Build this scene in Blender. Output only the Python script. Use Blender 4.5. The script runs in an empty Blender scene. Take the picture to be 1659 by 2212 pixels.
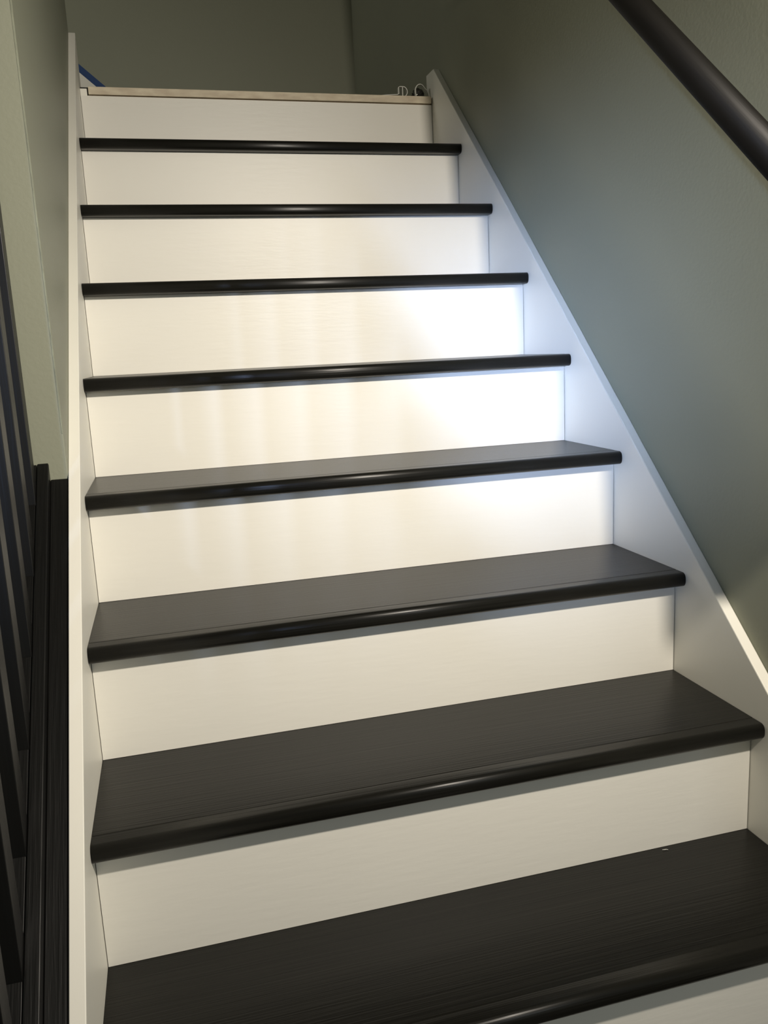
import bpy, bmesh, math, random
from mathutils import Vector, Matrix
random.seed(4)
sc = bpy.context.scene
C = sc.collection

# ------------------------------------------------------------------ camera
F_PX = 1804.7
cam_d = bpy.data.cameras.new('camera')
cam = bpy.data.objects.new('camera', cam_d); C.objects.link(cam)
cam.location = (0.1421, -0.83669, 0.78802)
cam.rotation_euler = (Matrix.Rotation(-0.24961, 3, 'Z') @ Matrix.Rotation(1.37868, 3, 'X')
                      @ Matrix.Rotation(-0.04729, 3, 'Z')).to_euler()
cam_d.sensor_fit = 'VERTICAL'; cam_d.sensor_height = 36.0
cam_d.lens = F_PX / 2212 * 36.0
cam_d.clip_start = 0.01
sc.camera = cam

# ------------------------------------------------------------------ world, lights, exposure
w = bpy.data.worlds.new('world'); sc.world = w; w.use_nodes = True
w.node_tree.nodes['Background'].inputs[0].default_value = (0.95, 1.0, 0.90, 1)
w.node_tree.nodes['Background'].inputs[1].default_value = 0.20
def area(name, loc, target, size, size_y, power, col, spread=180, shape='RECTANGLE'):
    l = bpy.data.lights.new(name, 'AREA'); l.shape = shape; l.size = size
    if shape in ('RECTANGLE', 'ELLIPSE'): l.size_y = size_y
    l.energy = power; l.color = col; l.spread = math.radians(spread)
    o = bpy.data.objects.new(name, l); C.objects.link(o); o.location = loc
    o.rotation_euler = (Vector(target) - Vector(loc)).to_track_quat('-Z', 'Y').to_euler()
    return o
# warm ceiling lamp of the lower room, above the photographer
area('ceiling_lamp_light', (0.83, -0.88, 1.50), (0.40, 0.85, 0.62), 0.07, 0, 14.5, (1.0, 0.91, 0.785), 108, 'DISK')
# daylight from a small window of the lower room, far behind to the left
area('window_daylight', (-2.15, -3.0, 1.04), (0.90, 0.85, 0.78), 0.60, 0.30, 2.1, (0.48, 0.63, 1.0), spread=13)
# duller daylight from a wider window behind to the right
area('room_daylight', (1.6, -3.2, 1.35), (0.5, 0.5, 0.4), 0.7, 0.9, 9, (0.92, 0.97, 1.0))
# faint light of the upper hall beyond the landing
area('hall_light', (-1.1, 2.15, 2.6), (1.0, 2.1, 1.9), 0.5, 0.5, 4.4, (1.0, 0.97, 0.88))
sc.view_settings.view_transform = 'Standard'
sc.view_settings.look = 'None'
sc.view_settings.exposure = 0.0
sc.view_settings.gamma = 1.0
sc.view_settings.use_curve_mapping = False

# ------------------------------------------------------------------ materials
def mat(name, col, rough=0.5, var=0.0, vscale=(3, 3, 3), bump=0.0, bscale=(60, 60, 60), coat=0.0, spec=0.5, metal=0.0, col2=None):
    m = bpy.data.materials.new(name); m.use_nodes = True
    nt = m.node_tree; b = nt.nodes['Principled BSDF']
    b.inputs['Roughness'].default_value = rough
    b.inputs['Metallic'].default_value = metal
    b.inputs['Specular IOR Level'].default_value = spec
    b.inputs['Coat Weight'].default_value = coat
    b.inputs['Coat Roughness'].default_value = 0.15
    tc = nt.nodes.new('ShaderNodeTexCoord')
    def noise(s, detail):
        mp = nt.nodes.new('ShaderNodeMapping'); mp.inputs['Scale'].default_value = s
        nt.links.new(tc.outputs['Object'], mp.inputs[0])
        n = nt.nodes.new('ShaderNodeTexNoise'); n.inputs['Scale'].default_value = 1; n.inputs['Detail'].default_value = detail
        nt.links.new(mp.outputs[0], n.inputs['Vector']); return n
    n = noise(vscale, 4)
    r = nt.nodes.new('ShaderNodeValToRGB')
    c2 = col2 or tuple(c * (1 - var) for c in col)
    r.color_ramp.elements[0].color = (*c2, 1); r.color_ramp.elements[1].color = (*col, 1)
    r.color_ramp.elements[0].position = 0.3; r.color_ramp.elements[1].position = 0.7
    nt.links.new(n.outputs[0], r.inputs[0]); nt.links.new(r.outputs[0], b.inputs['Base Color'])
    if bump:
        n2 = noise(bscale, 3)
        bp = nt.nodes.new('ShaderNodeBump'); bp.inputs['Strength'].default_value = bump; bp.inputs['Distance'].default_value = 0.001
        nt.links.new(n2.outputs[0], bp.inputs['Height']); nt.links.new(bp.outputs[0], b.inputs['Normal'])
    return m
M_white = mat('white_paint', (0.80, 0.78, 0.71), 0.42, 0.03, (3, 3, 3), 0.25, (20, 120, 120))
M_skirt = mat('white_trim_paint', (0.87, 0.85, 0.765), 0.42, 0.03, (3, 3, 3), 0.2, (60, 60, 60))
M_tread = mat('espresso_wood', (0.0105, 0.0100, 0.008), 0.33, 0.45, (3, 160, 160), 0.35, (6, 420, 420), spec=0.27)
M_black = mat('black_paint', (0.0065, 0.0065, 0.006), 0.42, 0.3, (60, 60, 4), 0.4, (180, 180, 9), spec=0.4)
M_blackl = mat('black_paint_brushed_along', (0.0055, 0.0055, 0.005), 0.42, 0.4, (120, 8, 8), 0.5, (300, 10, 10), spec=0.33)
M_rail = mat('dark_rail_stain', (0.007, 0.0062, 0.005), 0.5, 0.4, (90, 6, 6), 0.3, (200, 8, 8), spec=0.2)
M_wall = mat('sage_wall_paint', (0.275, 0.285, 0.215), 0.55, 0.05, (2, 2, 2), 0.35, (140, 140, 140), spec=0.4)
M_ceil = mat('ceiling_paint', (0.70, 0.69, 0.64), 0.8, 0.02)
M_floor = mat('floor_wood', (0.06, 0.045, 0.03), 0.5, 0.4, (30, 2, 2))
M_raw = mat('raw_board_edge', (0.74, 0.66, 0.50), 0.8, 0.0, (22, 60, 60), 0.4, (60, 60, 60), col2=(0.56, 0.47, 0.35))
M_rawdark = mat('raw_board_back', (0.15, 0.10, 0.045), 0.85, 0.3, (20, 20, 20))
M_gap = mat('dark_gap', (0.03, 0.028, 0.024), 0.9, 0.2)
M_tape = mat('blue_tape', (0.022, 0.065, 0.20), 0.7, 0.15, (30, 30, 30), 0.3, (200, 200, 200))
M_plastic = mat('white_plastic', (0.66, 0.66, 0.60), 0.45, 0.03)
M_dark = mat('dark_rubber', (0.02, 0.019, 0.013), 0.6, 0.3, (60, 60, 60))
M_bead = mat('corner_bead_paint', (0.32, 0.34, 0.25), 0.5, 0.5, (4, 4, 25))
M_metal = mat('black_metal', (0.02, 0.02, 0.02), 0.4, 0.1, metal=0.6)

# ------------------------------------------------------------------ helpers
def finish(name, bm, m, parent=None, bevel=0.0, smooth=False, seg=2):
    bmesh.ops.recalc_face_normals(bm, faces=bm.faces)
    me = bpy.data.meshes.new(name); bm.to_mesh(me); bm.free(); me.materials.append(m)
    if smooth:
        for p in me.polygons: p.use_smooth = True
    o = bpy.data.objects.new(name, me); C.objects.link(o)
    if parent: o.parent = parent
    if bevel:
        b = o.modifiers.new('bevel', 'BEVEL'); b.width = bevel; b.segments = seg; b.limit_method = 'ANGLE'; b.harden_normals = False
    return o
def tag(o, label=None, cat=None, group=None, kind=None):
    for k, v in (('label', label), ('category', cat), ('group', group), ('kind', kind)):
        if v: o[k] = v
    return o
def empty(name, loc):
    o = bpy.data.objects.new(name, None); C.objects.link(o); o.location = loc
    o.empty_display_size = 0.1
    return o
def box(bm, a, b):
    x0, y0, z0 = a; x1, y1, z1 = b
    v = [bm.verts.new((x, y, z)) for x in (x0, x1) for y in (y0, y1) for z in (z0, z1)]
    for f in ((0, 1, 3, 2), (4, 6, 7, 5), (0, 4, 5, 1), (2, 3, 7, 6), (0, 2, 6, 4), (1, 5, 7, 3)):
        bm.faces.new([v[i] for i in f])
def prism(bm, poly, x0, x1):
    """poly: (y, z) points; x0/x1 numbers or functions of y."""
    fx0 = x0 if callable(x0) else (lambda y: x0)
    fx1 = x1 if callable(x1) else (lambda y: x1)
    a = [bm.verts.new((fx0(y), y, z)) for y, z in poly]
    b = [bm.verts.new((fx1(y), y, z)) for y, z in poly]
    n = len(poly); bm.faces.new(a); bm.faces.new(b[::-1]); side = []
    for i in range(n):
        side.append(bm.faces.new((a[i], a[(i + 1) % n], b[(i + 1) % n], b[i])))
    return side
def sweep(bm, path, rad, seg=10, cap=True):
    """tube along a list of points"""
    rings = []
    for i, p in enumerate(path):
        p = Vector(p); q0 = Vector(path[max(i - 1, 0)]); q1 = Vector(path[min(i + 1, len(path) - 1)])
        t = (q1 - q0).normalized(); u = t.cross(Vector((0, 0, 1)))
        if u.length < 0.05: u = t.cross(Vector((0, 1, 0)))
        u.normalize(); v = t.cross(u)
        r = rad[i] if isinstance(rad, (list, tuple)) else rad
        rings.append([bm.verts.new(p + u * r * math.cos(2 * math.pi * k / seg) + v * r * math.sin(2 * math.pi * k / seg)) for k in range(seg)])
    for a, b in zip(rings, rings[1:]):
        for k in range(seg):
            bm.faces.new((a[k], a[(k + 1) % seg], b[(k + 1) % seg], b[k]))
    if cap:
        bm.faces.new(rings[0]); bm.faces.new(rings[-1][::-1])

# ------------------------------------------------------------------ measures (metres)
R = 0.19; T = 0.21183; S = R / T
W = 0.99392; N = 0.0311; TH = 0.0253
TL = 0.018; HL = 0.0899; TR = 0.01945; HR = 0.0807
XW = W + TR                     # face of the right wall
DZ = {0: -.0028, 1: .0013, 2: .0007, 3: .0017, 4: .0002, 5: -.0002, 6: -.0008, 7: .0012, 8: -.0012}
DY = {0: 0, 1: -.0006, 2: -.0006, 3: .0017, 4: .0007, 5: -.0003, 6: -.0007, 7: -.0005, 8: .0003}
SK = 0.00359
XL = lambda y: 0.00157 * y
XR = lambda y: W + 0.00034 * y
zt = lambda k: k * R + DZ.get(k, 0)
yr = lambda k: k * T + DY.get(k, 0)
FLOOR = -3 * R
YB = 2.72                       # far wall
YC = 0.587                      # near end of the left wall
LAND = 1.515

# ------------------------------------------------------------------ large structure
def struct(name, bm, m, parent=None, **k):
    o = finish(name, bm, m, parent, **k)
    if not parent: o['kind'] = 'structure'
    return o
bm = bmesh.new(); box(bm, (XW, -0.16, FLOOR), (XW + 0.12, YB + 0.12, 3.9)); struct('wall_right', bm, M_wall)
bm = bmesh.new(); box(bm, (-1.35, YB, FLOOR), (XW, YB + 0.12, 3.9)); struct('wall_back', bm, M_wall)
WLX = lambda y: -TL + 0.00157 * y - 0.0003
bm = bmesh.new(); prism(bm, [(YC, FLOOR), (1.775, FLOOR), (1.775, 3.9), (YC, 3.9)], -TL - 0.118, WLX); wl = struct('wall_left', bm, M_wall, bevel=0.002)
bm = bmesh.new(); box(bm, (WLX(YC) - 0.0026, YC - 0.0007, 0.68), (WLX(YC) - 0.0008, YC + 0.0009, 3.0))
struct('corner_bead', bm, M_bead, wl)
bm = bmesh.new(); box(bm, (-1.47, 1.775, LAND - .3), (-1.35, YB + .12, 3.9)); struct('wall_landing', bm, M_wall)
bm = bmesh.new(); box(bm, (-3.2, -3.6, FLOOR - 0.05), (3.2, 1.9, FLOOR)); struct('floor', bm, M_floor)
bm = bmesh.new(); box(bm, (-1.35, T * 8 + 0.022, LAND - 0.2), (XW, YB, LAND - 0.0195)); struct('floor_landing', bm, M_rawdark)
bm = bmesh.new(); box(bm, (-1.47, 0.75, 3.9), (XW + .12, YB + .12, 4.0)); struct('ceiling', bm, M_ceil)
bm = bmesh.new(); box(bm, (-3.2, -1.7, 1.86), (3.2, 0.75, 2.0)); struct('ceiling_lower', bm, M_ceil)
bm = bmesh.new(); box(bm, (-1.47, 0.75, 1.86), (XW + .12, 0.87, 3.9)); struct('wall_header', bm, M_wall)
bm = bmesh.new(); box(bm, (-1.47, 1.655, FLOOR), (-TL - .118, 1.775, 3.9)); struct('wall_landing_near', bm, M_wall)
# white skirting of the next flight, rising to the left on the far wall
sl2 = 0.865
def back_strip(lo, hi, x0, x1, y0, y1):
    bm = bmesh.new()
    pts = [(x0, lo(x0)), (x1, lo(x1)), (x1, hi(x1)), (x0, hi(x0))]
    a = [bm.verts.new((x, y0, z)) for x, z in pts]; b = [bm.verts.new((x, y1, z)) for x, z in pts]
    bm.faces.new(a); bm.faces.new(b[::-1])
    for i in range(4): bm.faces.new((a[i], a[(i + 1) % 4], b[(i + 1) % 4], b[i]))
    return bm
top2 = lambda x: 1.8115 - sl2 * (x - 0.002)
bm = back_strip(lambda x: max(LAND - .0195, top2(x) - 0.36), lambda x: max(top2(x), LAND - .005), -0.70, 0.33, YB - 0.0145, YB)
struct('trim_1', bm, M_skirt)
bm = back_strip(lambda x: top2(x) - .001, lambda x: top2(x) + 0.034, -0.70, 0.30, YB - 0.0010, YB - 0.0001)
# tape adhered to the far wall, just along the white skirting
t = finish('masking_tape', bm, M_tape)
tag(t, 'strip of blue painter\'s tape slanting down the far wall along white trim', 'tape')

# ------------------------------------------------------------------ staircase
st = empty('staircase', (W / 2, -2 * T, FLOOR))
inv = Matrix.Translation(-Vector(st.location))
def part(name, bm, m, **k):
    bm.transform(inv)
    return finish(name, bm, m, st, **k)
tag(st, 'straight staircase of dark espresso treads with white risers between white skirt boards', 'staircase')
def skew(bm):
    for v in bm.verts: v.co.y += SK * v.co.x
def tread(k):
    bm = bmesh.new(); z = zt(k); y0 = yr(k) - N; y1 = yr(k + 1) + 0.012
    prof = [(y1, z - TH), (y1, z), (y0 + 0.0300, z), (y0 + 0.0285, z - 0.0005), (y0 + 0.0270, z - 0.0001), (y0 + 0.019, z - 0.0001)]
    a_, b_ = 0.0115, TH / 2
    n = 18
    for i in range(n + 1):
        th_ = math.pi / 2 + math.pi * i / n
        cx_, sy_ = math.cos(th_), math.sin(th_)
        e = 2 / 2.5
        py = y0 + a_ + a_ * math.copysign(abs(cx_) ** e, cx_); pz = z - b_ + b_ * math.copysign(abs(sy_) ** e, sy_)
        if i == 0: pz -= 0.0001
        prof.append((py, pz))
    g = 0.0006
    side = prism(bm, prof, lambda y: XL(y) + g, lambda y: XR(y) - g)
    for f in side: f.smooth = True
    for f in side[:2]: f.smooth = False
    side[-1].smooth = False
    skew(bm)
    return part('tread', bm, M_tread)
def riser(k):
    bm = bmesh.new(); y = yr(k); z0 = zt(k - 1) + 0.0004; z1 = zt(k) - TH - 0.0003
    if k == -2: z0 = FLOOR
    if k == 8: z1 = 8 * R + DZ[8] - TH - 0.0005
    prism(bm, [(y, z0), (y, z1), (y + 0.011, z1), (y + 0.011, z0)], lambda v: XL(v) + 0.0010, lambda v: XR(v) - 0.0014)
    skew(bm)
    return part('riser', bm, M_white)
for k in range(-2, 8): tread(k)
for k in range(-2, 9): riser(k)
# dark carriage behind risers (what the hairline joints look into)
for x0, x1 in ((0.0003, 0.04), (W - 0.04, W - 0.0003)):
    bm = bmesh.new()
    up = []
    for k in range(-2, 9):
        up += [(yr(k) + 0.0118, zt(k - 1) - TH - .002), (yr(k) + 0.0118, zt(k) - TH - 0.002)]
    poly = up + [(8 * T + .02, 8 * R - .35), (-2 * T + .02, FLOOR)]
    prism(bm, poly, x0, x1); skew(bm)
    part('carriage', bm, M_gap)
# raw board laid on the landing edge instead of the last tread
bm = bmesh.new(); box(bm, (0.0243, 8 * T - 0.004, 1.4955), (0.9905, 8 * T + 0.30, LAND))
tag(part('landing_board', bm, M_raw, bevel=0.001), 'unpainted board with rough edge')
bm = bmesh.new(); box(bm, (0.0034, 8 * T + 0.0015, 1.4905), (0.0205, 8 * T + 0.005, 1.5108))
tag(part('shim_block', bm, M_skirt), 'small pale block')
bm = bmesh.new(); box(bm, (0.0245, 8 * T + 0.006, 1.4905), (0.993, 8 * T + 0.021, 1.4955))
part('shim_strip', bm, M_rawdark)
bm = bmesh.new(); box(bm, (0.0034, 8 * T + 0.0053, 1.4910), (0.0240, 8 * T + 0.0060, 1.5152))  # added dark strip, its colour stands in for shade in the board's end gap
part('gap_shade_strip', bm, M_gap)
# skirt boards
lo = -0.26
def lskirt():
    bm = bmesh.new(); ye = 1.762
    poly = [(-0.62, HL - 0.62 * S), (ye, HL + ye * S), (ye, LAND - .1), (1.70, LAND - .25), (-0.15, FLOOR), (-0.62, FLOOR)]
    prism(bm, poly, lambda y: -TL + 0.00157 * y, XL)
    return tag(part('skirt_board', bm, M_skirt, bevel=0.0012), 'left skirt board, free of the wall at its lower end')
def rskirt():
    bm = bmesh.new()
    yk = 1.6786
    poly = [(-0.62, HR - 0.62 * S), (yk, HR + yk * S), (1.745, HR + yk * S + .001), (1.745, LAND - .1), (1.70, LAND - .25), (-0.15, FLOOR), (-0.62, FLOOR)]
    prism(bm, poly, XR, lambda y: XW - 0.0003)
    return tag(part('skirt_board', bm, M_skirt, bevel=0.0018), 'right skirt board against the green wall')
lskirt(); rskirt()

# ------------------------------------------------------------------ wall handrail
RX = 0.940; RH = 0.875; RR = 0.0226
hr = empty('handrail', (RX, 0.2, RH + 0.2 * S)); hinv = Matrix.Translation(-Vector(hr.location))
tag(hr, 'dark wooden handrail sloping up along the green wall at right', 'handrail')
def hpart(name, bm, m, **k):
    bm.transform(hinv); return finish(name, bm, m, hr, **k)
bm = bmesh.new()
d = Vector((0, 1, S)).normalized(); up = Vector((0, -S, 1)).normalized(); sx = Vector((1, 0, 0))
A = Vector((RX, -0.12, RH - 0.12 * S)); B = Vector((RX, 1.85, RH + 1.85 * S))
seg = 28; rings = []
for P in (A, B):
    ring = []
    for i in range(seg):
        a = 2 * math.pi * i / seg; c, s = math.cos(a), math.sin(a)
        r = RR * (1.0 if s > -0.55 else 0.99)
        off = sx * c * r + up * max(s * r, -RR * 0.86)
        ring.append(bm.verts.new(P + off))
    rings.append(ring)
for i in range(seg): bm.faces.new((rings[0][i], rings[0][(i + 1) % seg], rings[1][(i + 1) % seg], rings[1][i]))
for f in bm.faces: f.smooth = True
bm.faces.new(rings[0]); bm.faces.new(rings[1][::-1])
hpart('rail', bm, M_rail)
for yb in (-0.07, 0.95, 1.75):
    bm = bmesh.new(); zb = RH + yb * S
    sweep(bm, [(XW - .002, yb, zb - .075), (XW - .03, yb, zb - .075), (RX + .006, yb, zb - .062), (RX, yb, zb - .045), (RX, yb, zb - RR - .001)], 0.006, 10)
    sweep(bm, [(XW - .0005, yb, zb - .075), (XW - .006, yb, zb - .075)], 0.028, 18)
    hpart('bracket', bm, M_metal, smooth=False)

# ------------------------------------------------------------------ balustrade (black, left, open side)
X1 = -0.0185; X2 = -0.0450; X3 = -0.0620; BW = 0.032
Y0B = -0.62
bal = empty('balustrade', (-0.078, 0, -0.3)); binv = Matrix.Translation(-Vector(bal.location))
tag(bal, 'black balustrade of square balusters on a sloping shoe rail left of the stairs', 'balustrade')
def bpart(name, bm, m, **k):
    bm.transform(binv); return finish(name, bm, m, bal, **k)
ye = YC - 0.0005
def slopebox(x0, x1, h0, h1, ya, yb):
    bm = bmesh.new()
    prism(bm, [(ya, h0 + ya * S), (yb, h0 + yb * S), (yb, h1 + yb * S), (ya, h1 + ya * S)], x0, x1)
    return bm
bpart('stringer_cap', slopebox(X2 + .0002, lambda y: -TL + 0.00157 * y - 0.0004, -0.20, 0.0815, Y0B, ye), M_blackl, bevel=0.0012)
# shoe rail with its small stepped profile; groove floor under the balusters
bm = slopebox(X3 - 0.0004, X2, -0.20, 0.1085, Y0B, ye); bpart('shoe_rail', bm, M_blackl, bevel=0.0015)
bm = slopebox(X3 - BW - 0.002, X3 - 0.0006, -0.20, 0.088, Y0B, ye); bpart('shoe_groove', bm, M_blackl)
bm = slopebox(X3 - BW - 0.02, X3 - BW - 0.0022, -0.20, 0.1085, Y0B, ye); bpart('shoe_rail', bm, M_blackl, bevel=0.0015)
HB = 0.70
fronts = [0.527 - 0.0985 * i for i in range(0, 12)]
proto = None
for i, yf in enumerate(fronts):
    bd = BW if i else 0.0290
    bm = bmesh.new()
    zb = 0.089
    prism(bm, [(yf, zb + yf * S), (yf + bd, zb + (yf + bd) * S), (yf + bd, HB + .11 + (yf + bd) * S), (yf, HB + .11 + yf * S)], X3 - BW, X3 - 0.0007)
    bpart('baluster', bm, M_black, bevel=0.0010)
    # fillet strip filling the groove between this baluster and the next one down
    if i < len(fronts) - 1:
        ya = fronts[i + 1] + BW + .0006; yb_ = yf - .0006
        bpart('fillet_strip', slopebox(X3 - BW, X3 - 0.0014, 0.0885, 0.1065, ya, yb_), M_blackl, bevel=0.0008)
bpart('fillet_strip', slopebox(X3 - BW, X3 - 0.0014, 0.0885, 0.1065, 0.5568, ye), M_blackl)
bm = slopebox(X3 - BW - .014, X3 + .014, HB + .111, HB + .165, Y0B, ye); bpart('top_rail', bm, M_black, bevel=0.012, seg=4)

# ------------------------------------------------------------------ small things on the landing
yz = 8 * T + 0.02
# D-shaped clip profile with a long flat tail
D = empty('plastic_clip', (0.9, yz, LAND)); Dinv = Matrix.Translation(-Vector(D.location))
tag(D, 'white D-shaped plastic clip with a long thin tail lying on the raw board', 'clip')
def ribbon(pts, wd, th_, y):
    """thin strip following (x, z) points, width wd along y"""
    bm = bmesh.new(); P = [Vector((a, b)) for a, b in pts]; L = []
    for i, p in enumerate(P):
        q = (P[min(i + 1, len(P) - 1)] - P[max(i - 1, 0)]).normalized(); n = Vector((-q.y, q.x)) * th_ / 2
        L.append([bm.verts.new((p.x + s * n.x, yy, p.y + s * n.y)) for s, yy in ((1, y), (1, y + wd), (-1, y + wd), (-1, y))])
    for a, b in zip(L, L[1:]):
        for k in range(4): bm.faces.new((a[k], a[(k + 1) % 4], b[(k + 1) % 4], b[k]))
    bm.faces.new(L[0]); bm.faces.new(L[-1][::-1])
    return bm
zb = LAND + 0.0012
loop = [(0.795, zb), (0.860, zb + .0060), (0.894, zb + .0085), (0.8985, zb + .0105), (0.8985, zb + .0290), (0.903, zb + .0305), (0.912, zb + .0305)]
for i in range(1, 10):
    a = math.pi / 2 - math.pi * i / 10
    loop.append((0.912 + 0.0125 * math.cos(a), zb + .0168 + 0.0137 * math.sin(a)))
loop += [(0.908, zb + .0030), (0.885, zb + .0010), (0.850, zb)]
bm = ribbon(loop, 0.012, 0.0019, yz); bm.transform(Dinv); finish('clip_loop', bm, M_plastic, D)
bm = ribbon([(0.9100, zb + .0030), (0.9100, zb + .0300)], 0.012, 0.0022, yz); bm.transform(Dinv); finish('cross_bar', bm, M_plastic, D)
# open hook
hk = empty('plastic_hook', (0.965, yz, LAND)); kinv = Matrix.Translation(-Vector(hk.location))
tag(hk, 'white curved open hook standing beside the top of the right skirt board', 'hook')
arc = []
for i in range(0, 15):
    a = math.radians(195 - 165 * i / 14)
    arc.append((0.9655 + 0.0150 * math.cos(a), LAND + 0.0225 + 0.0180 * math.sin(a)))
arc = [(0.9535, LAND + 0.0015), (0.9515, LAND + 0.010)] + arc + [(0.983, LAND + 0.0270), (0.988, LAND + 0.022)]
bm = ribbon(arc, 0.010, 0.0020, yz + 0.002); bm.transform(kinv); finish('hook_arc', bm, M_plastic, hk)
bm = ribbon([(0.9512, LAND + .0105), (0.9570, LAND + .0125)], 0.008, 0.0022, yz + 0.003); bm.transform(kinv); finish('hook_barb', bm, M_plastic, hk)
# dark coiled hose / cord behind the hook
cd_ = empty('dark_cord', (0.965, yz + .05, LAND)); cinv = Matrix.Translation(-Vector(cd_.location))
tag(cd_, 'black corrugated cord lying coiled behind the white hook on the landing', 'cord')
bm = bmesh.new(); path = []; rad = []
for i in range(70):
    s = i / 69
    x = 0.944 + 0.038 * s; yy = yz + 0.036 + 0.012 * math.sin(s * 5)
    z = LAND + 0.0125 + 0.012 * math.exp(-((s - .60) / .24) ** 2)
    r = 0.0045 + 0.0085 * math.exp(-((s - .62) / .26) ** 2) + 0.0022 * math.sin(i * 0.9) * (0.3 + s)
    path.append((x, yy, z)); rad.append(max(r, 0.003))
sweep(bm, path, rad, 14)
for v in bm.verts: v.co.z = max(v.co.z, LAND + 0.0003)
bm.transform(cinv); finish('cord_body', bm, M_dark, cd_, smooth=True)
# a curl of pale lint on the lowest tread
bm = bmesh.new(); sweep(bm, [(0.8320, 0.2065, zt(0) + .0010), (0.8350, 0.2050, zt(0) + .0016), (0.8385, 0.2052, zt(0) + .0012), (0.8410, 0.2040, zt(0) + .0009)], [.0003, .0006, .0005, .0003], 6)
o = finish('lint', bm, M_plastic); tag(o, 'tiny pale curl of lint on the lowest dark tread by its riser', 'lint')
